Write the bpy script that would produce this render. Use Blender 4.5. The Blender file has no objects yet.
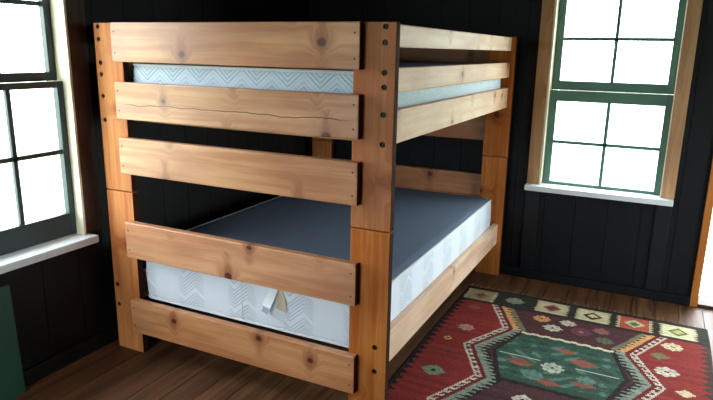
import bpy, bmesh, math, random
import numpy as np
from mathutils import Vector, Matrix

random.seed(7)
C = bpy.context.scene.collection
PI = math.pi
scene = bpy.context.scene

# ------------------------------------------------------------------ camera
cam_data = bpy.data.cameras.new('camera')
cam = bpy.data.objects.new('camera', cam_data)
C.objects.link(cam)
CAM_R = Vector((0.896564, 0.442556, 0.017789))
CAM_U = Vector((-0.121195, 0.206499, 0.970912))
CAM_D = Vector((-0.426009, 0.872641, -0.238776))
cam.matrix_world = Matrix(((CAM_R.x, CAM_U.x, -CAM_D.x, 2.45457),
                           (CAM_R.y, CAM_U.y, -CAM_D.y, -2.14254),
                           (CAM_R.z, CAM_U.z, -CAM_D.z, 1.57066),
                           (0, 0, 0, 1)))
cam_data.sensor_fit = 'HORIZONTAL'
cam_data.sensor_width = 36.0
cam_data.lens = 609.748 / 713.0 * 36.0
cam_data.clip_start = 0.02
scene.camera = cam

# ------------------------------------------------------------------ world: bright overcast daylight
world = bpy.data.worlds.new('overcast_sky')
scene.world = world
world.use_nodes = True
wn, wl = world.node_tree.nodes, world.node_tree.links
wn.clear()
w_out = wn.new('ShaderNodeOutputWorld')
w_bg = wn.new('ShaderNodeBackground')
w_tc = wn.new('ShaderNodeTexCoord')
w_sep = wn.new('ShaderNodeSeparateXYZ')
w_ramp = wn.new('ShaderNodeValToRGB')
w_ramp.color_ramp.elements[0].position = 0.46
w_ramp.color_ramp.elements[0].color = (0.55, 0.60, 0.50, 1)
w_ramp.color_ramp.elements[1].position = 0.54
w_ramp.color_ramp.elements[1].color = (0.86, 0.95, 1.0, 1)
w_add = wn.new('ShaderNodeMath'); w_add.operation = 'MULTIPLY_ADD'
w_add.inputs[1].default_value = 0.5; w_add.inputs[2].default_value = 0.5
wl.new(w_tc.outputs['Generated'], w_sep.inputs[0])
wl.new(w_sep.outputs['Z'], w_add.inputs[0])
wl.new(w_add.outputs[0], w_ramp.inputs[0])
wl.new(w_ramp.outputs[0], w_bg.inputs['Color'])
w_bg.inputs['Strength'].default_value = 15.0
wl.new(w_bg.outputs[0], w_out.inputs[0])

# daylight portals: they only guide sampling of the sky through the openings, seen and added
def portal(name, loc, direction, sx, sy):
    l = bpy.data.lights.new(name, 'AREA')
    l.shape = 'RECTANGLE'; l.size = sx; l.size_y = sy
    l.cycles.is_portal = True
    o = bpy.data.objects.new(name, l)
    o.location = loc
    o.rotation_euler = Vector(direction).to_track_quat('-Z', 'Y').to_euler()
    C.objects.link(o)
portal('portal_left_window', (-0.25, -0.50, 1.38), (1, 0, 0), 0.86, 1.55)
portal('portal_back_window', (2.157, 2.30, 1.33), (0, -1, 0), 0.80, 1.36)
portal('portal_doorway', (3.24, 2.30, 1.02), (0, -1, 0), 0.84, 2.04)
portal('portal_added_right', (4.02, 0.95, 0.95), (-1, 0, 0), 1.2, 1.3)

portal('portal_added_front', (0.725, -3.54, 1.225), (0, 1, 0), 1.35, 1.35)

vs = scene.view_settings
vs.view_transform = 'Standard'
vs.look = 'None'
vs.gamma = 1.0
vs.use_curve_mapping = False
vs.exposure = 0.0

# ------------------------------------------------------------------ material helpers
def lin(r, g, b):
    def f(c):
        c /= 255.0
        return c / 12.92 if c <= 0.04045 else ((c + 0.055) / 1.055) ** 2.4
    return (f(r), f(g), f(b), 1.0)

class NT:
    def __init__(s, name):
        s.m = bpy.data.materials.new(name)
        s.m.use_nodes = True
        s.t = s.m.node_tree
        s.n, s.l = s.t.nodes, s.t.links
        s.b = s.n['Principled BSDF']
    def new(s, typ, **kw):
        nd = s.n.new(typ)
        for k, v in kw.items():
            if k.startswith('i_'):
                nd.inputs[k[2:]].default_value = v
            else:
                setattr(nd, k, v)
        return nd
    def link(s, a, b): s.l.new(a, b)
    def math(s, op, a, b=None, c=None, clamp=False):
        nd = s.n.new('ShaderNodeMath'); nd.operation = op; nd.use_clamp = clamp
        for i, v in enumerate((a, b, c)):
            if v is None: continue
            if isinstance(v, (int, float)): nd.inputs[i].default_value = v
            else: s.l.new(v, nd.inputs[i])
        return nd.outputs[0]
    def mix(s, f, a, b, mode='MIX'):
        nd = s.n.new('ShaderNodeMix'); nd.data_type = 'RGBA'; nd.blend_type = mode
        ins = [x for x in nd.inputs if x.type == 'RGBA']
        if isinstance(f, (int, float)): nd.inputs[0].default_value = f
        else: s.l.new(f, nd.inputs[0])
        for sock, v in zip(ins, (a, b)):
            if isinstance(v, tuple): sock.default_value = v
            else: s.l.new(v, sock)
        return [x for x in nd.outputs if x.type == 'RGBA'][0]
    def smooth(s, v, lo, hi, out0=0.0, out1=1.0):
        nd = s.n.new('ShaderNodeMapRange'); nd.interpolation_type = 'SMOOTHSTEP'
        s.l.new(v, nd.inputs[0])
        nd.inputs[1].default_value = lo; nd.inputs[2].default_value = hi
        nd.inputs[3].default_value = out0; nd.inputs[4].default_value = out1
        return nd.outputs[0]

def plain(name, col, rough=0.6, metallic=0.0, noise=0.0, nscale=20.0, bump=0.0, spec=0.5):
    t = NT(name)
    t.b.inputs['Roughness'].default_value = rough
    t.b.inputs['Metallic'].default_value = metallic
    t.b.inputs['Specular IOR Level'].default_value = spec
    tc = t.new('ShaderNodeTexCoord')
    nz = t.new('ShaderNodeTexNoise', i_Scale=nscale, i_Detail=4.0)
    t.link(tc.outputs['Object'], nz.inputs['Vector'])
    dark = tuple(c * (1 - noise) for c in col[:3]) + (1,)
    lite = tuple(min(1, c * (1 + noise)) for c in col[:3]) + (1,)
    t.link(t.mix(nz.outputs[0], dark, lite), t.b.inputs['Base Color'])
    if bump:
        bp = t.new('ShaderNodeBump', i_Strength=bump, i_Distance=0.004)
        t.link(nz.outputs[0], bp.inputs['Height']); t.link(bp.outputs[0], t.b.inputs['Normal'])
    return t.m

def pine(name, light, mid, dark, knot, rough=0.5, crack=None, knots=0.8, kscale=(2.8, 3.4), spec=0.22):
    """sawn pine, grain along the object's own X, board face in local XZ"""
    t = NT(name)
    t.b.inputs['Roughness'].default_value = rough
    t.b.inputs['Specular IOR Level'].default_value = spec
    tc = t.new('ShaderNodeTexCoord')
    oi = t.new('ShaderNodeObjectInfo')
    sep = t.new('ShaderNodeSeparateXYZ')
    t.link(tc.outputs['Object'], sep.inputs[0])
    rnd = oi.outputs['Random']
    ox = t.math('MULTIPLY', rnd, 53.0)
    X = t.math('ADD', sep.outputs[0], ox)
    Z = t.math('ADD', sep.outputs[2], t.math('MULTIPLY', rnd, 17.0))
    Y = t.math('ADD', sep.outputs[1], ox)
    # knots
    kv = t.new('ShaderNodeCombineXYZ')
    t.link(t.math('MULTIPLY', X, kscale[0]), kv.inputs[0])
    t.link(t.math('MULTIPLY', Z, kscale[1]), kv.inputs[1])
    vor = t.new('ShaderNodeTexVoronoi', voronoi_dimensions='2D', i_Scale=1.0, i_Randomness=0.9)
    t.link(kv.outputs[0], vor.inputs['Vector'])
    csep = t.new('ShaderNodeSeparateColor')
    t.link(vor.outputs['Color'], csep.inputs[0])
    on = t.math('LESS_THAN', csep.outputs[0], knots)
    # radius differs from knot to knot
    krad = t.math('MULTIPLY_ADD', csep.outputs[1], 0.045, 0.03)
    dist = t.math('DIVIDE', vor.outputs['Distance'], krad)
    core = t.math('MULTIPLY', t.smooth(dist, 1.1, 0.55), on)
    halo = t.math('MULTIPLY', t.smooth(dist, 3.6, 0.4), on)
    psep = t.new('ShaderNodeSeparateXYZ'); t.link(vor.outputs['Position'], psep.inputs[0])
    kdx = t.math('ABSOLUTE', t.math('SUBTRACT', t.math('MULTIPLY', X, kscale[0]), psep.outputs[0]))
    wob = t.new('ShaderNodeTexNoise', i_Scale=22.0, i_Detail=3.0)
    t.link(tc.outputs['Object'], wob.inputs['Vector'])
    kdx = t.math('ADD', kdx, t.math('MULTIPLY', t.math('SUBTRACT', wob.outputs[0], 0.5), 0.10))
    spike = t.math('MULTIPLY', t.math('MULTIPLY', t.smooth(kdx, 0.11, 0.0), on), t.smooth(dist, 9.0, 1.0))
    # grain bends round knots
    gz = t.math('ADD', t.math('MULTIPLY', Z, 26.0), t.math('ADD', t.math('MULTIPLY', halo, 2.2), t.math('MULTIPLY', spike, 1.8)))
    gv = t.new('ShaderNodeCombineXYZ')
    t.link(t.math('MULTIPLY', X, 1.3), gv.inputs[0])
    t.link(t.math('MULTIPLY', Y, 26.0), gv.inputs[1])
    t.link(gz, gv.inputs[2])
    n1 = t.new('ShaderNodeTexNoise', i_Scale=1.0, i_Detail=5.0, i_Roughness=0.6, i_Distortion=0.4)
    t.link(gv.outputs[0], n1.inputs['Vector'])
    gv2 = t.new('ShaderNodeCombineXYZ')
    t.link(t.math('MULTIPLY', X, 2.2), gv2.inputs[0])
    t.link(t.math('MULTIPLY', Y, 7.0), gv2.inputs[1])
    t.link(t.math('MULTIPLY', Z, 7.0), gv2.inputs[2])
    n2 = t.new('ShaderNodeTexNoise', i_Scale=1.0, i_Detail=3.0)
    t.link(gv2.outputs[0], n2.inputs['Vector'])
    rings = t.smooth(n1.outputs[0], 0.38, 0.62)
    broad = t.smooth(n2.outputs[0], 0.35, 0.68)
    col = t.mix(rings, mid, light)
    col = t.mix(t.math('MULTIPLY', broad, 0.45), col, dark)
    col = t.mix(t.math('MULTIPLY', halo, 0.6), col, dark)
    col = t.mix(t.math('MULTIPLY', spike, 0.55), col, dark)
    col = t.mix(t.math('MULTIPLY', core, 0.85), col, knot)
    hsv = t.new('ShaderNodeHueSaturation')
    t.link(t.math('MULTIPLY_ADD', rnd, 0.12, 0.94), hsv.inputs['Value'])
    t.link(t.math('MULTIPLY_ADD', rnd, -0.14, 1.07), hsv.inputs['Saturation'])
    t.link(col, hsv.inputs['Color'])
    col = hsv.outputs[0]
    h = n1.outputs[0]
    if crack:
        z0, x0, x1 = crack
        cn = t.new('ShaderNodeTexNoise', i_Scale=5.0, i_Detail=3.0)
        cv = t.new('ShaderNodeCombineXYZ'); t.link(sep.outputs[0], cv.inputs[0])
        t.link(cv.outputs[0], cn.inputs['Vector'])
        zz = t.math('ADD', sep.outputs[2], t.math('MULTIPLY', t.math('SUBTRACT', cn.outputs[0], 0.5), 0.04))
        dd = t.math('ABSOLUTE', t.math('SUBTRACT', zz, z0))
        mk = t.smooth(dd, 0.0032, 0.0008)
        mk = t.math('MULTIPLY', mk, t.smooth(sep.outputs[0], x0, x0 + 0.1))
        mk = t.math('MULTIPLY', mk, t.smooth(sep.outputs[0], x1, x1 - 0.1))
        col = t.mix(t.math('MULTIPLY', mk, 0.85), col, knot)
        h = t.math('SUBTRACT', h, t.math('MULTIPLY', mk, 2.0))
    t.link(col, t.b.inputs['Base Color'])
    bp = t.new('ShaderNodeBump', i_Strength=0.25, i_Distance=0.002)
    t.link(h, bp.inputs['Height']); t.link(bp.outputs[0], t.b.inputs['Normal'])
    return t.m

P_L, P_M, P_D, P_K = lin(214, 156, 110), lin(196, 130, 87), lin(146, 82, 50), lin(74, 32, 18)
M = {}
M['board'] = pine('pine_board', P_L, P_M, P_D, P_K, rough=0.36, spec=0.6)
M['board_cracked'] = pine('pine_board_cracked', P_L, P_M, P_D, P_K, crack=(-0.014, -0.62, 0.62), rough=0.36, spec=0.6)
M['rail_lit'] = pine('pine_rail_lit', lin(232, 200, 172), lin(222, 180, 148), lin(186, 134, 98), P_K, spec=0.22)  # paler copy of the board pine, daylight on the rails put into colour
M['post'] = pine('pine_post', lin(210, 138, 80), lin(190, 108, 55), lin(148, 72, 34), P_K, kscale=(2.2, 3.2))
M['dark_edge'] = plain('dark_edge_wood', lin(60, 31, 20), 0.8, noise=0.25, nscale=60, spec=0.1)  # darker brown for board ends and post side edges
M['ply'] = pine('plywood', lin(190, 150, 105), lin(170, 130, 90), lin(150, 110, 72), P_K, knots=0.1)
M['casing'] = pine('stained_casing', lin(196, 152, 114), lin(178, 132, 96), lin(140, 100, 72), lin(50, 30, 20), kscale=(1.6, 3.0))
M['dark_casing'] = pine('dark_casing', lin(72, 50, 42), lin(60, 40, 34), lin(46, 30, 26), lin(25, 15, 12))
M['jamb'] = plain('cream_jamb', lin(226, 212, 186), 0.5, noise=0.12, nscale=9)
M['door_trim'] = pine('orange_door_trim', lin(196, 130, 78), lin(180, 112, 62), lin(150, 88, 46), P_K)
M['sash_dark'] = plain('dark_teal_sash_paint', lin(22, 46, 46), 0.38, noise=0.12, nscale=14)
M['sash'] = plain('green_sash_paint_glare', lin(74, 114, 101), 0.38, noise=0.12, nscale=14)  # same paint as the left sashes, lightened for glare round the panes
M['sill'] = plain('grey_white_sill_paint', lin(226, 228, 232), 0.45, noise=0.1, nscale=12, bump=0.1)
M['green_board'] = plain('green_board_paint', lin(18, 70, 50), 0.5, noise=0.25, nscale=6)
M['bolt'] = plain('black_bolt', lin(26, 22, 20), 0.45, metallic=0.6)
M['screw'] = plain('dark_screw', lin(70, 55, 45), 0.4, metallic=0.7)
M['ceiling'] = plain('dark_ceiling_boards', lin(52, 42, 36), 0.7, noise=0.3, nscale=5)
M['ground'] = plain('pale_ground', lin(176, 182, 160), 0.9, noise=0.2, nscale=1.5)
M['tape'] = plain('mattress_tape', lin(226, 228, 232), 0.8)
M['tag_white'] = plain('tag_white', lin(236, 240, 245), 0.6)
M['tag_print'] = plain('tag_print', lin(150, 165, 178), 0.7)
M['tag_tan'] = plain('tag_tan', lin(208, 186, 160), 0.75, noise=0.1, nscale=30)

def wall_mat(name, a, b, rough=0.55):
    t = NT(name)
    t.b.inputs['Roughness'].default_value = rough
    t.b.inputs['Specular IOR Level'].default_value = 0.25
    tc = t.new('ShaderNodeTexCoord')
    mp = t.new('ShaderNodeMapping'); mp.inputs['Scale'].default_value = (14, 14, 1.2)
    t.link(tc.outputs['Object'], mp.inputs['Vector'])
    n = t.new('ShaderNodeTexNoise', i_Scale=1.0, i_Detail=6.0, i_Roughness=0.65)
    t.link(mp.outputs[0], n.inputs['Vector'])
    t.link(t.mix(t.smooth(n.outputs[0], 0.3, 0.75), a, b), t.b.inputs['Base Color'])
    bp = t.new('ShaderNodeBump', i_Strength=0.25, i_Distance=0.003)
    t.link(n.outputs[0], bp.inputs['Height']); t.link(bp.outputs[0], t.b.inputs['Normal'])
    return t.m
M['wall'] = wall_mat('black_blue_wall_boards', lin(9, 11, 15), lin(16, 18, 23))
M['wall_brown'] = wall_mat('black_brown_wall_boards', lin(13, 12, 12), lin(20, 18, 17))

def floor_mat():
    t = NT('brown_floor_planks')
    t.b.inputs['Specular IOR Level'].default_value = 0.35
    tc = t.new('ShaderNodeTexCoord'); sep = t.new('ShaderNodeSeparateXYZ')
    t.link(tc.outputs['Object'], sep.inputs[0])
    pl = t.math('FLOOR', t.math('DIVIDE', t.math('ADD', sep.outputs[0], 2.0), 0.135))
    wn_ = t.new('ShaderNodeTexWhiteNoise', noise_dimensions='1D'); t.link(pl, wn_.inputs['W'])
    cv = t.new('ShaderNodeCombineXYZ')
    t.link(t.math('MULTIPLY', sep.outputs[0], 30.0), cv.inputs[0])
    t.link(t.math('MULTIPLY', sep.outputs[1], 1.6), cv.inputs[1])
    t.link(t.math('MULTIPLY', wn_.outputs[0], 40.0), cv.inputs[2])
    n = t.new('ShaderNodeTexNoise', i_Scale=1.0, i_Detail=5.0, i_Roughness=0.6)
    t.link(cv.outputs[0], n.inputs['Vector'])
    c = t.mix(t.smooth(n.outputs[0], 0.3, 0.72), lin(72, 44, 28), lin(124, 82, 52))
    c = t.mix(t.math('MULTIPLY', wn_.outputs[0], 0.5), c, lin(84, 53, 34))
    t.link(c, t.b.inputs['Base Color'])
    t.link(t.smooth(n.outputs[0], 0.3, 0.8, 0.45, 0.62), t.b.inputs['Roughness'])
    bp = t.new('ShaderNodeBump', i_Strength=0.2, i_Distance=0.002)
    t.link(n.outputs[0], bp.inputs['Height']); t.link(bp.outputs[0], t.b.inputs['Normal'])
    return t.m
M['floor'] = floor_mat()

def glass_mat():
    t = NT('window_glass')
    t.n.remove(t.b)
    out = t.n['Material Output']
    tr = t.new('ShaderNodeBsdfTransparent'); tr.inputs[0].default_value = (0.96, 0.985, 0.98, 1)
    gl = t.new('ShaderNodeBsdfGlossy'); gl.inputs['Roughness'].default_value = 0.02
    lw = t.new('ShaderNodeLayerWeight', i_Blend=0.5)
    fac = t.math('MULTIPLY_ADD', t.math('POWER', lw.outputs['Facing'], 5.0), 0.6, 0.035, clamp=True)
    mx = t.new('ShaderNodeMixShader')
    t.link(fac, mx.inputs[0]); t.link(tr.outputs[0], mx.inputs[1]); t.link(gl.outputs[0], mx.inputs[2])
    t.link(mx.outputs[0], out.inputs[0])
    return t.m
M['glass'] = glass_mat()

def quilt_mat(name, base, groove, period=0.155, gap=0.0, stripe=0.0175):
    """white ticking embossed with zigzag quilting; horizontal coordinate is x on the ends, y on the sides"""
    t = NT(name)
    t.b.inputs['Roughness'].default_value = 0.75
    t.b.inputs['Sheen Weight'].default_value = 0.2
    tc = t.new('ShaderNodeTexCoord'); sep = t.new('ShaderNodeSeparateXYZ')
    geo = t.new('ShaderNodeNewGeometry'); ns = t.new('ShaderNodeSeparateXYZ')
    t.link(tc.outputs['Object'], sep.inputs[0])
    t.link(tc.outputs['Normal'], ns.inputs[0])
    side = t.math('GREATER_THAN', t.math('ABSOLUTE', ns.outputs[0]), 0.7)
    hx = t.new('ShaderNodeMix'); hx.data_type = 'FLOAT'
    t.link(side, hx.inputs[0]); t.link(sep.outputs[0], hx.inputs[2]); t.link(sep.outputs[1], hx.inputs[3])
    H = hx.outputs[0]
    Z = sep.outputs[2]
    tri = t.math('PINGPONG', H, period / 2)                      # 0..period/2
    ph = t.math('DIVIDE', t.math('ADD', Z, t.math('MULTIPLY', tri, 0.85)), stripe)
    st = t.math('PINGPONG', ph, 0.5)                             # stripes 0..0.5
    line = t.smooth(st, 0.34, 0.5)
    # bands of stripes come in stacks with plain cloth between them
    grp = t.math('PINGPONG', t.math('ADD', Z, t.math('MULTIPLY', tri, 0.85)), 0.058)
    gm = t.smooth(grp, 0.006, 0.016)
    mask = gm
    if gap:
        per = period * 2
        gph = t.math('PINGPONG', t.math('ADD', H, 0.03), per / 2)
        mask = t.math('MULTIPLY', gm, t.smooth(gph, gap, gap - 0.02))
    line = t.math('MULTIPLY', line, mask)
    n = t.new('ShaderNodeTexNoise', i_Scale=220.0, i_Detail=2.0)
    t.link(tc.outputs['Object'], n.inputs['Vector'])
    n2 = t.new('ShaderNodeTexNoise', i_Scale=7.0, i_Detail=2.0)
    t.link(tc.outputs['Object'], n2.inputs['Vector'])
    gcol = t.mix(side, groove, lin(148, 156, 166))  # end grooves take the bluer skylight tint, side grooves stay grey
    c = t.mix(t.math('MULTIPLY', line, 0.75), base, gcol)
    t.link(c, t.b.inputs['Base Color'])
    hgt = t.math('ADD', t.math('SUBTRACT', t.math('MULTIPLY', n.outputs[0], 0.12), line),
                 t.math('MULTIPLY', n2.outputs[0], 0.8))
    bp = t.new('ShaderNodeBump', i_Strength=0.8, i_Distance=0.006)
    t.link(hgt, bp.inputs['Height']); t.link(bp.outputs[0], t.b.inputs['Normal'])
    return t.m
M['quilt_upper'] = quilt_mat('quilted_ticking_skylit', lin(216, 232, 248), lin(132, 178, 228), stripe=0.021)  # white ticking, blue skylight from the left window put into its colour
M['quilt_lower'] = quilt_mat('quilted_ticking_white', lin(232, 238, 248), lin(176, 190, 212), gap=0.085)
M['grey_cloth'] = plain('slate_grey_mattress_top', lin(103, 115, 134), 0.9, noise=0.1, nscale=160, bump=0.3, spec=0.2)

# ------------------------------------------------------------------ geometry helpers
def link_obj(name, mesh, mat=None, parent=None, loc=(0, 0, 0), rot=(0, 0, 0), smooth=False):
    o = bpy.data.objects.new(name, mesh)
    C.objects.link(o)
    if mat: mesh.materials.append(mat)
    if parent: o.parent = parent
    o.location = loc; o.rotation_euler = rot
    if smooth:
        for p in mesh.polygons: p.use_smooth = True
    return o

def from_bm(bm, name):
    me = bpy.data.meshes.new(name)
    bmesh.ops.recalc_face_normals(bm, faces=bm.faces)
    bm.to_mesh(me); bm.free()
    return me

def bm_box(bm, lo, hi, bevel=0.0, seg=2):
    lo, hi = Vector(lo), Vector(hi)
    r = bmesh.ops.create_cube(bm, size=1.0)
    vs_ = r['verts']
    for v in vs_:
        v.co = Vector(((lo[i] + hi[i]) / 2 + v.co[i] * (hi[i] - lo[i]) for i in range(3)))
    if bevel:
        es = {e for v in vs_ for e in v.link_edges}
        bmesh.ops.bevel(bm, geom=list(es), offset=bevel, segments=seg, profile=0.5, affect='EDGES')

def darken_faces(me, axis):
    """dark board ends and post edges: second material slot on the faces square to that axis"""
    me.materials.append(M['dark_edge'])
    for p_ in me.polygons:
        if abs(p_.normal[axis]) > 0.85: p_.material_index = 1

def box(name, lo, hi, mat, parent=None, bevel=0.0, seg=2, center=True):
    """box whose own origin is its middle, so the grain follows its own axes"""
    lo, hi = Vector(lo), Vector(hi)
    c = (lo + hi) / 2
    bm = bmesh.new(); bm_box(bm, lo - c, hi - c, bevel, seg)
    return link_obj(name, from_bm(bm, name), mat, parent, c)

def plank(name, length, width, thick, mat, parent, loc, rot=(0, 0, 0), bevel=0.004):
    bm = bmesh.new()
    bm_box(bm, (-length / 2, -thick / 2, -width / 2), (length / 2, thick / 2, width / 2), bevel)
    return link_obj(name, from_bm(bm, name), mat, parent, loc, rot)

def empty(name, loc, label=None, cat=None, group=None, kind=None):
    o = bpy.data.objects.new(name, None); C.objects.link(o)
    o.location = loc; o.empty_display_size = 0.1
    tag(o, label, cat, group, kind)
    return o

def tag(o, label=None, cat=None, group=None, kind=None):
    if label: o['label'] = label
    if cat: o['category'] = cat
    if group: o['group'] = group
    if kind: o['kind'] = kind
    return o

def local(parent, p):
    return Vector(p) - parent.location

VERT = (0, -PI / 2, 0)     # local X up, local Z towards -x : planks standing up, face to +-y
VERT_Y = (0, -PI / 2, PI / 2)

# ------------------------------------------------------------------ the room
XL, YB, XR, YF, ZC = -0.078, 2.135, 3.90, -3.42, 2.45
TH = 0.15

def plank_wall(name, axis, face, outward, a0, a1, openings, mat, pw=0.205, gap=0.003):
    """wall of upright boards; axis 'x' runs along x with its face at y=face"""
    bm = bmesh.new()
    a = a0
    segs = []
    cuts = sorted({a0, a1} | {o[0] for o in openings} | {o[1] for o in openings})
    def bx(u0, u1, z0, z1, d0, d1):
        if u1 - u0 < 0.003 or z1 - z0 < 0.003: return
        f0, f1 = sorted((face + outward * d0, face + outward * d1))
        if axis == 'x': bm_box(bm, (u0, f0, z0), (u1, f1, z1))
        else: bm_box(bm, (f0, u0, z0), (f1, u1, z1))
    for c0, c1 in zip(cuts, cuts[1:]):
        mid = (c0 + c1) / 2
        zs = [(0.0, ZC)]
        for o0, o1, z0, z1 in openings:
            if o0 <= mid <= o1: zs = [(0.0, z0), (z1, ZC)]
        for z0, z1 in zs:
            bx(c0, c1, z0, z1, 0.02, TH)
            k = math.floor((c0 - a0) / pw)
            while a0 + k * pw < c1:
                u0, u1 = a0 + k * pw + gap / 2, a0 + (k + 1) * pw - gap / 2
                bx(max(u0, c0), min(u1, c1), z0, z1, 0.0, 0.02)
                k += 1
    return tag(link_obj(name, from_bm(bm, name), mat), kind='structure')

# openings: (from, to, z0, z1)
def grow(o): return (o[0] - 0.012, o[1] + 0.012, o[2], o[3])
LW = (-0.955, -0.105, 0.62, 2.12)
BW = (1.785, 2.53, 0.665, 2.0)
DW = (2.832, 3.66, 0.0, 2.05)
FW = (0.05, 1.40, 0.55, 1.90)  # added opening, fills the bed front with light
RW = (0.30, 1.60, 0.35, 1.55)  # added opening, throws light on the side rails
plank_wall('wall_left', 'y', XL, -1, YF, YB, [grow(LW)], M['wall_brown'])
plank_wall('wall_back', 'x', YB, 1, XL - TH, XR + TH, [grow(BW), DW], M['wall'])
plank_wall('wall_right', 'y', XR, 1, YF, YB, [RW], M['wall'])
plank_wall('wall_front', 'x', YF, -1, XL - TH, XR + TH, [FW], M['wall'])

bm = bmesh.new()
k = 0
x = -2.0 + 0.135 * 13
while x < XR + 0.1:
    bm_box(bm, (max(x + 0.0018, XL - 0.1), YF - 0.05, -0.022), (x + 0.135 - 0.0018, YB + 0.13, 0.0))
    x += 0.135
bm_box(bm, (XL - 0.15, YF - 0.15, -0.06), (XR + 0.15, YB + 0.15, -0.022))
tag(link_obj('floor', from_bm(bm, 'floor'), M['floor']), kind='structure')
bm = bmesh.new()
bm_box(bm, (XL - TH, YF - TH, ZC), (XR + TH, YB + TH, ZC + 0.08))
for i in range(20):
    x = XL + 0.02 + i * 0.2
    bm_box(bm, (x, YF, ZC - 0.018), (min(x + 0.196, XR), YB, ZC))
tag(link_obj('ceiling', from_bm(bm, 'ceiling'), M['ceiling']), kind='structure')
bm = bmesh.new()
bm_box(bm, (-25, -25, -0.6), (28, 28, -0.5))
tag(link_obj('ground', from_bm(bm, 'ground'), M['ground']), kind='structure')

tag(box('baseboard_back', (XL, YB - 0.028, 0.0), (2.785, YB, 0.062), M['wall'], bevel=0.004), kind='structure')
tag(box('baseboard_left', (XL, YF, 0.0), (XL + 0.02, YB - 0.028, 0.08), M['wall_brown'], bevel=0.004), kind='structure')
tag(box('baseboard_right', (XR - 0.02, YF, 0.0), (XR, YB, 0.10), M['wall'], bevel=0.004), kind='structure')

# black boards framing the wall below the back window
M['trim_black'] = plain('black_trim_boards', lin(18, 20, 24), 0.5, noise=0.35, nscale=18, spec=0.3)
for i, (xa, xb) in enumerate(((1.692, 1.785), (2.518, 2.608))):
    tag(box('trim_%d' % (i + 1), (xa, YB - 0.014, 0.062), (xb, YB, 0.654), M['trim_black'], bevel=0.003), kind='structure')

# ------------------------------------------------------------------ windows
def sash_part(parent, axis, plane, depth, a0, a1, z0, z1, g, cols, rows, name, paint='sash'):
    """one sash as a frame with its panes and muntins. g = (glass a0,a1,z0,z1); plane = room-side face, depth signed outward"""
    bm = bmesh.new()
    f0, f1 = sorted((plane, plane + depth))
    def bx(bm_, u0, u1, w0, w1, p0=f0, p1=f1, bv=0.003):
        if axis == 'x': bm_box(bm_, (u0, p0, w0), (u1, p1, w1), bv)
        else: bm_box(bm_, (p0, u0, w0), (p1, u1, w1), bv)
    bx(bm, a0, g[0], z0, z1); bx(bm, g[1], a1, z0, z1)
    bx(bm, g[0], g[1], z0, g[2]); bx(bm, g[0], g[1], g[3], z1)
    o = link_obj(name, from_bm(bm, name), M[paint], parent)
    bm = bmesh.new()
    m = 0.011
    md = depth * 0.2
    p0, p1 = sorted((plane + md, plane + depth - md))
    for i in range(1, cols):
        u = g[0] + (g[1] - g[0]) * i / cols
        bx(bm, u - m, u + m, g[2], g[3], p0, p1, 0.002)
    for j in range(1, rows):
        w = g[2] + (g[3] - g[2]) * j / rows
        bx(bm, g[0], g[1], w - m, w + m, p0, p1, 0.002)
    link_obj('muntin', from_bm(bm, 'muntin'), M[paint], o)
    bm = bmesh.new()
    mid = plane + depth * 0.55
    bx(bm, g[0] - .004, g[1] + .004, g[2] - .004, g[3] + .004, mid - 0.0015, mid + 0.0015, 0)
    link_obj('pane', from_bm(bm, 'pane'), M['glass'], o)
    return o

# left window (camera left)
w1 = empty('window_1', (0, 0, 0), kind='structure')
bm = bmesh.new()   # jamb box lining the opening
y0, y1, z0, z1 = LW
bm_box(bm, (XL - TH, y1, z0), (XL + 0.018, y1 + 0.012, z1))
bm_box(bm, (XL - TH, y0 - 0.012, z0), (XL + 0.018, y0, z1))
bm_box(bm, (XL - TH, y0, z1 - 0.012), (XL + 0.018, y1, z1))
link_obj('jamb', from_bm(bm, 'jamb'), M['jamb'], w1)
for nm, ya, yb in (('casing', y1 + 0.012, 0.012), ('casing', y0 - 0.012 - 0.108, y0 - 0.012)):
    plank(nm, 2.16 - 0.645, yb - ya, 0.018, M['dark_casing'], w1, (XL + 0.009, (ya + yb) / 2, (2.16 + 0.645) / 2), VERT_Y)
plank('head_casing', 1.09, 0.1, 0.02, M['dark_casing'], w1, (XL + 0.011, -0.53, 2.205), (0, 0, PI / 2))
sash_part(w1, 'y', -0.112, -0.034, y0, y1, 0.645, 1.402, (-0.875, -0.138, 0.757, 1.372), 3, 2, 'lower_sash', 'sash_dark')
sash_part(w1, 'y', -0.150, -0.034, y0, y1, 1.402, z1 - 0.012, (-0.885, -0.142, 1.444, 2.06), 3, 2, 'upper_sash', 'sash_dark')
box('sill', (-0.24, -1.09, 0.604), (0.0, -0.07, 0.642), M['sill'], w1, bevel=0.004)

# back window (behind the rug)
w2 = empty('window_2', (0, 0, 0), kind='structure')
x0, x1, z0, z1 = BW
bm = bmesh.new()
bm_box(bm, (x0 - 0.012, YB - 0.018, z0), (x0, YB + TH, z1))
bm_box(bm, (x1, YB - 0.018, z0), (x1 + 0.012, YB + TH, z1))
bm_box(bm, (x0, YB - 0.018, z1 - 0.012), (x1, YB + TH, z1))
link_obj('jamb', from_bm(bm, 'jamb'), M['jamb'], w2)
for xa, xb in ((1.692, x0 - 0.012), (x1 + 0.004, 2.612)):
    plank('casing', 2.02 - 0.692, xb - xa, 0.02, M['casing'], w2, ((xa + xb) / 2, YB - 0.010, (2.02 + 0.692) / 2), VERT)
plank('head_casing', 0.94, 0.1, 0.022, M['casing'], w2, (2.152, YB - 0.011, 2.07))
sash_part(w2, 'x', 2.180, 0.032, x0, x1, 0.69, 1.334, (1.834, 2.490, 0.712, 1.261), 2, 2, 'lower_sash')
sash_part(w2, 'x', 2.214, 0.032, x0, x1, 1.334, z1 - 0.012, (1.834, 2.486, 1.396, 1.940), 2, 2, 'upper_sash')
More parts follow.
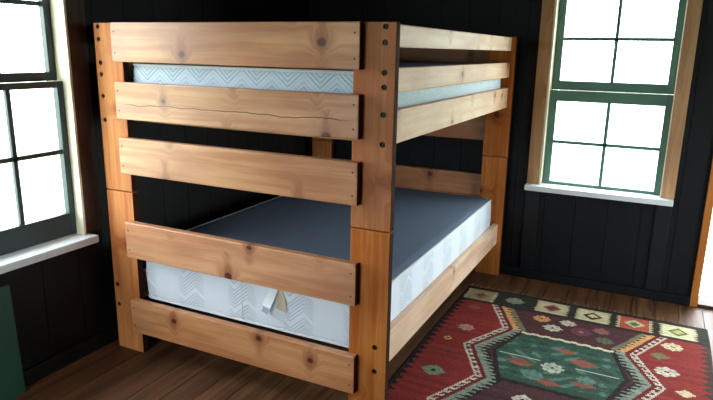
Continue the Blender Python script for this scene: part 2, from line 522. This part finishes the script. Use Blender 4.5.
box('sill', (1.692, 2.04, 0.656), (2.608, YB + TH, 0.692), M['sill'], w2, bevel=0.004)

# added unseen windows that light the bed front and the side rails
def added_window(name, axis, face, out, op):
    w = empty(name, (0, 0, 0), kind='structure')
    a0, a1, zz0, zz1 = op
    sash_part(w, axis, face + out * 0.05, out * 0.035, a0, a1, zz0, zz1,
              (a0 + 0.05, a1 - 0.05, zz0 + 0.06, zz1 - 0.05), 3, 2, 'sash')
    bm_ = bmesh.new()
    c = 0.09
    for (u0, u1, v0, v1) in ((a0 - c, a0, zz0 - c, zz1 + c), (a1, a1 + c, zz0 - c, zz1 + c),
                             (a0, a1, zz1, zz1 + c), (a0, a1, zz0 - c, zz0)):
        f = sorted((face, face - out * 0.02))
        if axis == 'x': bm_box(bm_, (u0, f[0], v0), (u1, f[1], v1), 0.003)
        else: bm_box(bm_, (f[0], u0, v0), (f[1], u1, v1), 0.003)
    link_obj('casing', from_bm(bm_, 'casing'), M['casing'], w)
added_window('added_window_front', 'x', YF, -1, FW)
added_window('added_window_right', 'y', XR, 1, RW)

# open doorway at the right end of the back wall
d1 = empty('door_1', (0, 0, 0), kind='structure')
x0, x1, z0, z1 = DW
plank('casing', 2.05, x0 - 2.787, 0.022, M['door_trim'], d1, ((x0 + 2.787) / 2, YB - 0.011, 1.025), VERT)
plank('casing', 2.05, 0.045, 0.022, M['door_trim'], d1, (x1 + 0.0225, YB - 0.011, 1.025), VERT)
plank('head_casing', x1 - x0 + 0.12, 0.06, 0.022, M['door_trim'], d1, ((x0 + x1) / 2, YB - 0.011, 2.08))
box('threshold', (x0, YB - 0.02, 0.0), (x1, YB + TH, 0.022), M['dark_casing'], d1, bevel=0.004)
bm = bmesh.new()     # door leaf swung open outwards
bm_box(bm, (x1 - 0.045, YB + TH + 0.01, 0.025), (x1 - 0.005, YB + TH + 0.80, 2.03), 0.003)
leaf = link_obj('door_leaf', from_bm(bm, 'door_leaf'), M['sash'], d1)

# ------------------------------------------------------------------ the bunk bed
W, L, H, HS = 1.56, 2.055, 1.674, 0.867
T, PW = 0.038, 0.177
BB = empty('bunk_bed', (W / 2, L / 2, 0), 'full-size honey pine board bunk bed standing on the dark plank floor', 'bunk bed')

def cyl_bm(bm_, r, p0, p1, n=16):
    p0, p1 = Vector(p0), Vector(p1)
    d = p1 - p0
    m = Matrix.Translation((p0 + p1) / 2) @ d.to_track_quat('Z', 'Y').to_matrix().to_4x4()
    bmesh.ops.create_cone(bm_, cap_ends=True, segments=n, radius1=r, radius2=r, depth=d.length, matrix=m)

bolt_bm = bmesh.new()
cyl_bm(bolt_bm, 0.0085, (0, -0.002, 0), (0, -0.009, 0), 6)
cyl_bm(bolt_bm, 0.0112, (0, 0.0, 0), (0, -0.002, 0), 18)
bolt_me = from_bm(bolt_bm, 'bolt'); bolt_me.materials.append(M['bolt'])
screw_bm = bmesh.new()
cyl_bm(screw_bm, 0.004, (0, 0.001, 0), (0, -0.0006, 0), 10)
screw_me = from_bm(screw_bm, 'screw'); screw_me.materials.append(M['screw'])

def make_post(z0, z1, holes, hx):
    """upright plank, local X up, local Z towards -x, its front face at local y=-T/2 ; counterbored holes cut in"""
    ln = z1 - z0
    bm_ = bmesh.new()
    bm_box(bm_, (-ln / 2, -T / 2, -PW / 2), (ln / 2, T / 2, PW / 2), 0.004)
    me = from_bm(bm_, 'leg_post')
    o = link_obj('leg_post', me)
    if holes:
        cb = bmesh.new()
        for hz in holes:
            cyl_bm(cb, 0.0118, (hz - (z0 + z1) / 2, -T / 2 - 0.01, hx), (hz - (z0 + z1) / 2, -T / 2 + 0.014, hx), 20)
        cutter = link_obj('cutter', from_bm(cb, 'cutter'))
        md = o.modifiers.new('holes', 'BOOLEAN'); md.object = cutter; md.solver = 'EXACT'; md.operation = 'DIFFERENCE'
        dg = bpy.context.evaluated_depsgraph_get(); dg.update()
        nm = bpy.data.meshes.new_from_object(o.evaluated_get(dg))
        o.modifiers.clear()
        o.data = nm; nm.name = 'leg_post'
        bpy.data.meshes.remove(me)
        cm = cutter.data
        bpy.data.objects.remove(cutter); bpy.data.meshes.remove(cm)
    o.data.materials.clear(); o.data.materials.append(M['post'])
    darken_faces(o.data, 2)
    o.parent = BB
    for hz in holes:
        b = bpy.data.objects.new('bolt', bolt_me); C.objects.link(b)
        b.parent = o
        b.location = (hz - (z0 + z1) / 2, -T / 2 + 0.0138, hx)
    return o

UP_HOLES = [1.657, 1.599, 1.490, 1.436, 1.332, 1.217]
LO_HOLES = [0.357, 0.246]
def place_post(o, x, y, z, flip):
    o.rotation_euler = VERT
    o.location = local(BB, (x, y, z))
    if flip:
        o.rotation_euler = (Matrix.Rotation(PI, 3, 'Z') @ o.rotation_euler.to_matrix()).to_euler()
G = 0.0022
for end in (0, 1):
    for sx in (0, 1):
        xc = PW / 2 if sx == 0 else W - PW / 2
        yc = T / 2 if end == 0 else L + T / 2
        outer = 1 if sx == 0 else -1           # local +Z is -x before any turn
        if end: outer = -outer
        hx_u = outer * (PW / 2 - (0.031 if sx == 0 else 0.044))
        hx_l = outer * (PW / 2 - (0.027 if sx == 0 else 0.053))
        u_ = make_post(HS + G, H, UP_HOLES, hx_u); place_post(u_, xc, yc, (HS + G + H) / 2, end)
        l_ = make_post(0.0, HS - G, LO_HOLES, hx_l); place_post(l_, xc, yc, (HS - G) / 2, end)

END_Z = [(1.498, 1.674), (1.233, 1.406), (0.968, 1.144), (0.540, 0.725), (0.134, 0.310)]
for end in (0, 1):
    for i, (za, zb) in enumerate(END_Z):
        xa, xb = (0.150, 1.430)
        if end: xa, xb = W - xb, W - xa
        yc = -T / 2 - 0.0006 if end == 0 else L + T + T / 2 + 0.0006
        mat = M['board_cracked'] if (i == 1 and end == 0) else M['board']
        o = plank('end_board', xb - xa, zb - za, T, mat, BB, local(BB, ((xa + xb) / 2, yc, (za + zb) / 2)),
                  (0, 0, PI if end else 0), bevel=0.005)
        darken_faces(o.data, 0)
        if end == 0:
            for sx, sz in ((-1, -1), (-1, 1), (1, -1), (1, 1)):
                s = bpy.data.objects.new('screw', screw_me); C.objects.link(s); s.parent = o
                s.location = (sx * ((xb - xa) / 2 - 0.022), -T / 2, sz * (zb - za) * 0.27)

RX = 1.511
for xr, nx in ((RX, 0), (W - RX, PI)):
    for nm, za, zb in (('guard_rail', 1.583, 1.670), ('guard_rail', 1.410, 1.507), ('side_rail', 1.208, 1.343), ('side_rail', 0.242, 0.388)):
        plank(nm, L - T - 0.002, zb - za, T, M['rail_lit'], BB, local(BB, (xr, (L + T) / 2, (za + zb) / 2)), (0, 0, PI / 2 + nx), bevel=0.005)
for z in (1.209, 0.286):
    for k in range(10):
        yy = 0.19 + k * 0.198
        plank('slat', 2 * RX - W - T - 0.002, 0.09, 0.019, M['ply'], BB,
              local(BB, (W / 2, yy, z)), (PI / 2, 0, 0), bevel=0.002)

# ------------------------------------------------------------------ mattresses
def ring_tube(bm_, pts, r, n=8):
    loops = []
    N = len(pts)
    for i in range(N):
        a, b = Vector(pts[i - 1]), Vector(pts[(i + 1) % N])
        tdir = (b - a).normalized()
        side = tdir.cross(Vector((0, 0, 1))).normalized()
        c = Vector(pts[i])
        loops.append([bm_.verts.new(c + side * (r * math.cos(2 * PI * k / n)) + Vector((0, 0, r * math.sin(2 * PI * k / n)))) for k in range(n)])
    for i in range(N):
        A, B = loops[i], loops[(i + 1) % N]
        for k in range(n):
            bm_.faces.new((A[k], A[(k + 1) % n], B[(k + 1) % n], B[k]))

def rrect(x0, x1, y0, y1, r, z, n=6):
    pts = []
    for cx, cy, a0 in ((x1 - r, y0 + r, -90), (x1 - r, y1 - r, 0), (x0 + r, y1 - r, 90), (x0 + r, y0 + r, 180)):
        for k in range(n + 1):
            a = math.radians(a0 + 90 * k / n)
            pts.append((cx + r * math.cos(a), cy + r * math.sin(a), z))
    return pts

def mattress(z0, z1, label, quilt):
    x0, x1, y0, y1 = 0.168, 1.488, 0.042, 2.02
    cx, cy = (x0 + x1) / 2, (y0 + y1) / 2
    root = empty('mattress', (cx, cy, z0), label, 'mattress', 'mattresses on the bunk bed')
    w, l, h = (x1 - x0) / 2, (y1 - y0) / 2, z1 - z0
    bm_ = bmesh.new()
    rings = []
    for z, ins in ((0.0, 0.02), (0.012, 0.004), (0.03, 0.0), (h * 0.5, -0.004), (h - 0.03, 0.0), (h - 0.012, 0.004), (h - 0.002, 0.014)):
        rings.append([bm_.verts.new(p) for p in rrect(-w + ins, w - ins, -l + ins, l - ins, 0.05, z)])
    for A, B in zip(rings, rings[1:]):
        n = len(A)
        for k in range(n): bm_.faces.new((A[k], A[(k + 1) % n], B[(k + 1) % n], B[k]))
    bm_.faces.new(rings[0][::-1]); bm_.faces.new(rings[-1])
    link_obj('border', from_bm(bm_, 'border'), quilt, root, smooth=True)
    bm_ = bmesh.new()      # slightly crowned top
    rings = []
    for ins, z in ((0.012, h - 0.004), (0.016, h + 0.001), (0.06, h + 0.006), (0.2, h + 0.011), (0.4, h + 0.013)):
        rings.append([bm_.verts.new(p) for p in rrect(-w + ins, w - ins, -l + ins, l - ins, 0.05, z)])
    for A, B in zip(rings, rings[1:]):
        n = len(A)
        for k in range(n): bm_.faces.new((A[k], A[(k + 1) % n], B[(k + 1) % n], B[k]))
    bm_.faces.new(rings[-1])
    link_obj('top_panel', from_bm(bm_, 'top_panel'), M['grey_cloth'], root, smooth=True)['label'] = 'slate grey cloth top'
    for z in (0.008, h - 0.006):
        bm_ = bmesh.new(); ring_tube(bm_, rrect(-w + 0.003, w - 0.003, -l + 0.003, l - 0.003, 0.05, z), 0.0065)
        link_obj('piping', from_bm(bm_, 'piping'), M['tape'], root, smooth=True)
    return root
lower = mattress(0.2975, 0.576, 'white quilted mattress with slate grey top on the lower bunk', M['quilt_lower'])
upper = mattress(1.2205, 1.490, 'white zigzag-quilted mattress tinted with painted skylight on the upper bunk', M['quilt_upper'])

def quad_sheet(name, pts, thick, mat, parent):
    """a bent strip of cloth: rows of (left, right) points, given a thickness"""
    bm_ = bmesh.new()
    rows = [[bm_.verts.new(Vector(p)) for p in r] for r in pts]
    for A, B in zip(rows, rows[1:]): bm_.faces.new((A[0], A[1], B[1], B[0]))
    me = from_bm(bm_, name)
    o = link_obj(name, me, mat, parent)
    s = o.modifiers.new('thickness', 'SOLIDIFY'); s.thickness = thick
    return o
LP = lower.location
def lp(x, y, z): return (x - LP.x, y - LP.y, z - LP.z)
t_ = quad_sheet('care_tag', [(lp(0.965, 0.037, 0.520), lp(1.008, 0.036, 0.520)),
                             (lp(0.944, 0.030, 0.470), lp(0.994, 0.022, 0.468)),
                             (lp(0.926, 0.020, 0.425), lp(0.976, 0.008, 0.420)),
                             (lp(0.918, 0.016, 0.388), lp(0.962, 0.004, 0.380))], 0.0012, M['tag_white'], lower)
t_['label'] = 'white folded care tag'
quad_sheet('printed_block', [(lp(0.931, 0.0165, 0.420), lp(0.970, 0.0068, 0.416)),
                             (lp(0.925, 0.013, 0.393), lp(0.960, 0.002, 0.387))], 0.0012, M['tag_print'], t_)
o = quad_sheet('tan_flap', [(lp(1.000, 0.0372, 0.520), lp(1.022, 0.0372, 0.518)),  # tan sheet hanging just right of the care tag
                           (lp(0.996, 0.034, 0.450), lp(1.045, 0.034, 0.450)),
                           (lp(0.990, 0.033, 0.412), lp(1.050, 0.033, 0.404))], 0.0012, M['tag_tan'], lower)
o['label'] = 'tan flap beside the care tag'
box('seam', lp(0.7930, 0.0376, 0.315), lp(0.7970, 0.046, 0.55), M['tape'], lower)

# ------------------------------------------------------------------ the kilim rug
CXR = 2.15
def rug():
    x0, x1, y0, y1 = 1.43, 2.87, 0.050, 1.762
    cell = 0.008
    nx, ny = int((x1 - x0) / cell), int((y1 - y0) / cell)
    X = x0 + (np.arange(nx) + 0.5) * (x1 - x0) / nx
    Y = y0 + (np.arange(ny) + 0.5) * (y1 - y0) / ny
    X, Y = np.meshgrid(X, Y)            # [ny,nx]
    rng = np.random.default_rng(3)
    def c(r, g, b): return np.array(lin(r, g, b)[:3])
    RED, DRED, PLUM, DARK = c(134, 47, 42), c(110, 36, 34), c(80, 48, 50), c(46, 36, 34)
    GREEN, GREY, CREAM, WHITE = c(60, 86, 72), c(134, 142, 126), c(208, 188, 152), c(200, 187, 170)
    ORNG, OLIVE, PINK, SALM, PURP, BORD = c(206, 150, 96), c(112, 110, 76), c(190, 120, 112), c(142, 86, 70), c(108, 62, 72), c(54, 52, 44)
    col = np.zeros((ny, nx, 3)) + RED
    def put(mask, cc): col[mask] = cc
    U = np.abs(X - CXR)
    P, YA = 0.61, 0.905
    YM = 0.905                           # the rug mirrors about this line
    # zigzag outline of the medallions
    ph = np.abs(((Y - YA) / P + 0.5) % 1.0 - 0.5) * 2      # 0 at apex, 1 at notch
    ub = 0.505 - 0.145 * ph
    d = (ub - U) * 0.909
    s = (Y / 0.909) % 0.046
    inside = d > 0
    put(inside, PLUM)
    b1 = (d > 0) & (d < 0.056)
    put(b1, DRED)
    put(b1 & (d < 0.011), WHITE)
    put(b1 & (d < 0.034) & (s < 0.017), WHITE)
    put(b1 & (d > 0.024) & (d < 0.034) & (s < 0.032), WHITE)
    tri = np.abs((Y / 0.034) % 1.0 - 0.5) * 2
    outer_half = Y > 1.215
    b2 = (d >= 0.056) & (d < 0.125)
    put(b2, GREY)
    put(b2 & outer_half, ORNG)
    put(b2 & (d > 0.073 + 0.05 * tri), DARK * 1.1)
    put(b2 & outer_half & (d > 0.098), c(116, 112, 88))
    # hexagons
    for yc in (0.905,):
        v = np.abs(Y - yc)
        wav = 0.006 * np.sign(np.sin(X * 2 * PI / 0.07))
        inh = (v < 0.272) & (U < 0.32 - 0.085 * v / 0.28)
        big = (v < 0.300 + wav) & (U < 0.345 - 0.085 * v / 0.28)
        put(big & ~inh, DARK)
        put(big & (v > 0.279 + wav) & (U < 0.25) & (Y > yc), c(204, 190, 160))
        put(inh, GREEN)
        nz = np.sin(X * 37 + np.sin(Y * 21) * 2) * np.sin(Y * 43 + np.cos(X * 15) * 2)
        put(inh & (nz > 0.55), GREEN * 0.75)
        put(inh & (nz < -0.62), c(92, 120, 104))
        put(inh & (v > 0.225), GREEN * 0.8)
        put(inh & (v < 0.0045) & (U > 0.09) & (U < 0.30), c(190, 196, 176))
        for (ax, ay, rr) in ((-0.18, -0.07, 0.06), (0.12, 0.07, 0.06), (0.02, 0.16, 0.045), (0.14, -0.15, 0.05), (-0.02, -0.21, 0.05)):
            q = np.abs(X - CXR - ax) / (rr * 1.3) + np.abs(Y - yc - ay) / (rr * 0.75)
            put(inh & (q < 1), SALM)
    def star(cx, cy, cc, r=0.05, centre=None):
        a, b_ = np.abs(X - cx) / r, np.abs(Y - cy) / (r * 0.9)
        m = ((a + b_ < 0.62) | ((np.abs(a - 0.62) + b_) < 0.42) | ((np.abs(b_ - 0.62) + a) < 0.42)
             | ((np.abs(a - .5) + np.abs(b_ - .5)) < 0.26))
        put(m, cc)
        if centre is not None: put((a + b_) < 0.25, centre)
    def diamond(cx, cy, cc, r=0.05, inner=None):
        q = np.abs(X - cx) / r + np.abs(Y - cy) / (r * 0.85)
        q = np.round(q * 6) / 6
        put(q < 1, cc)
        if inner is not None: put(q < 0.5, inner)
    for yc in (0.905,):
        star(2.13, yc - 0.05, c(184, 186, 166), 0.062, GREEN)
        star(2.05, yc - 0.17, c(104, 132, 120), 0.06)
        star(2.30, yc - 0.10, c(98, 124, 112), 0.05)
    for sg in (1, -1):
        def my(y): return y if sg == 1 else 2 * YM - y
        star(1.97, my(1.44), ORNG, 0.055, DRED); star(2.05, my(1.335), WHITE, 0.055, DARK)
        star(2.12, my(1.445), c(190, 176, 160), 0.05); star(2.205, my(1.36), PURP, 0.066, PINK)
        star(2.31, my(1.43), c(140, 92, 84), 0.05); star(2.34, my(1.31), c(96, 100, 80), 0.05)
        # side fields
        if sg == 1: star(1.60, my(1.11), c(182, 132, 122), 0.052); diamond(1.55, my(0.93), ORNG, 0.035, DRED)
        if sg == 1: star(1.59, my(0.55), c(120, 138, 112), 0.062, DARK); star(1.56, my(1.42), c(140, 74, 62), 0.045)
        diamond(1.60, my(0.77), c(96, 58, 48), 0.03)
        star(2.68, my(1.41), CREAM, 0.06, SALM); diamond(2.62, my(1.265), OLIVE, 0.058)
        if sg == 1: star(2.655, my(1.09), WHITE, 0.062, RED); diamond(2.74, my(0.90), CREAM, 0.05)
        if sg == 1: star(2.68, my(0.60), c(130, 138, 110), 0.06)
    # serrated side edges
    edge = 0.72 - U
    tz = np.abs((Y / 0.058) % 1.0 - 0.5) * 2
    put(edge < 0.016 + 0.042 * tz, DARK * 0.8)
    put((edge < 0.016 + 0.042 * tz) & (X > CXR), c(70, 52, 46))
    # end borders
    for sg in (1, -1):
        # the near end border is narrower than the far one
        yb = Y if sg == 1 else 1.515 + (0.185 - Y) * 1.7
        bm_ = yb > 1.515
        put(bm_, BORD)
        put(bm_ & (yb < 1.528), DARK)
        put(yb > 1.742, DARK)
        vy = yb - 1.632
        ser = 0.008 * (np.abs((yb / 0.03) % 1 - 0.5) * 4 - 1)
        for cx, base, dia, inn in ((1.545, c(176, 148, 112), c(150, 124, 92), c(110, 80, 60)), (2.0, CREAM, SALM, c(110, 60, 48)),
                                   (2.243, c(216, 198, 158), c(56, 38, 32), c(214, 196, 160)), (2.478, c(188, 90, 70), c(204, 190, 150), c(92, 110, 80)),
                                   (2.712, c(222, 214, 170), c(112, 112, 66), c(196, 186, 130))):
            put((np.abs(X - cx) < 0.096 + ser) & (np.abs(vy) < 0.088) & (np.abs(X - cx) > 0.076), CREAM * 0.9)
            put((np.abs(X - cx) < 0.080) & (np.abs(vy) < 0.088), base)
            q = np.round((np.abs(X - cx) / 0.066 + np.abs(vy) / 0.066) * 5) / 5
            put(q < 1.0, dia); put(q < 0.55, inn)
        sv = np.abs(X - 1.765) / 0.055
        star(1.765, 1.632 if sg == 1 else 0.117, c(138, 146, 124), 0.062)
    # abrash and weave
    col *= (1 + 0.10 * np.sin(Y * 61 + np.sin(Y * 17) * 3))[..., None]
    col *= (1 + rng.normal(0, 0.10, (ny, nx)))[..., None]
    col *= (1 + 0.12 * rng.normal(0, 1, (ny, 1)) * 0.6)[..., None]
    col = np.clip(col * 0.86, 0.004, 1)
    # mesh
    gx = np.linspace(x0, x1, nx + 1); gy = np.linspace(y0, y1, ny + 1)
    GX, GY = np.meshgrid(gx, gy)
    GX = GX + 0.004 * np.sin(GY * 5.1)
    GZ = 0.0052 + 0.0016 * np.sin(GX * 9 + 1) * np.sin(GY * 6.3)
    GY = GY + 0.003 * np.sin(GX * 7)
    co = np.stack([GX, GY, GZ], -1).reshape(-1, 3)
    idx = np.arange((nx + 1) * (ny + 1)).reshape(ny + 1, nx + 1)
    f = np.stack([idx[:-1, :-1], idx[:-1, 1:], idx[1:, 1:], idx[1:, :-1]], -1).reshape(-1, 4)
    me = bpy.data.meshes.new('kilim_rug')
    me.vertices.add(len(co)); me.vertices.foreach_set('co', co.ravel())
    nf = len(f)
    me.loops.add(nf * 4); me.loops.foreach_set('vertex_index', f.ravel())
    me.polygons.add(nf); me.polygons.foreach_set('loop_start', np.arange(nf) * 4)
    me.polygons.foreach_set('loop_total', np.full(nf, 4))
    me.update(calc_edges=True)
    at = me.color_attributes.new('weave', 'FLOAT_COLOR', 'CORNER')
    cc = np.ones((nf, 4, 4)); cc[:, :, :3] = col.reshape(-1, 1, 3)
    at.data.foreach_set('color', cc.ravel())
    t = NT('woven_wool')
    t.b.inputs['Roughness'].default_value = 0.95
    t.b.inputs['Specular IOR Level'].default_value = 0.15
    va = t.new('ShaderNodeVertexColor', layer_name='weave')
    t.link(va.outputs[0], t.b.inputs['Base Color'])
    tc = t.new('ShaderNodeTexCoord')
    mp = t.new('ShaderNodeMapping'); mp.inputs['Scale'].default_value = (120, 420, 1)
    t.link(tc.outputs['Object'], mp.inputs[0])
    n = t.new('ShaderNodeTexNoise', i_Scale=1.0, i_Detail=2.0); t.link(mp.outputs[0], n.inputs[0])
    bp = t.new('ShaderNodeBump', i_Strength=0.5, i_Distance=0.002)
    t.link(n.outputs[0], bp.inputs['Height']); t.link(bp.outputs[0], t.b.inputs['Normal'])
    o = link_obj('kilim_rug', me, t.m)
    s = o.modifiers.new('thickness', 'SOLIDIFY'); s.thickness = 0.004; s.offset = -1
    tag(o, 'red and green patterned kilim rug lying on the floor beside the bunk bed', 'rug')
    # warp fringe at both ends
    bm_ = bmesh.new()
    r2 = random.Random(5)
    for ye, sgn in ((y1, 1), (y0, -1)):
        xx = x0 + 0.01
        while xx < x1 - 0.01:
            ln = 0.035 + r2.random() * 0.03
            dx = r2.uniform(-0.012, 0.012)
            cyl_bm(bm_, 0.0016, (xx, ye - sgn * 0.004, 0.0045), (xx + dx, ye + sgn * ln, 0.002), 5)
            xx += 0.022 + r2.random() * 0.014
    fr = link_obj('fringe', from_bm(bm_, 'fringe'), plain('fringe_cotton', lin(150, 128, 98), 0.9), o)
    fr['kind'] = 'stuff'
rug()

# ------------------------------------------------------------------ green board by the left wall
gb = bmesh.new()
bm_box(gb, (-0.009, -0.25, 0.0), (0.009, 0.25, 0.53), 0.003)
g = link_obj('painted_board', from_bm(gb, 'painted_board'), M['green_board'], None, (-0.026, -0.785, 0.0), (0, -0.045, 0))
tag(g, 'dark green painted board leaning on the wall below the left window', 'board')
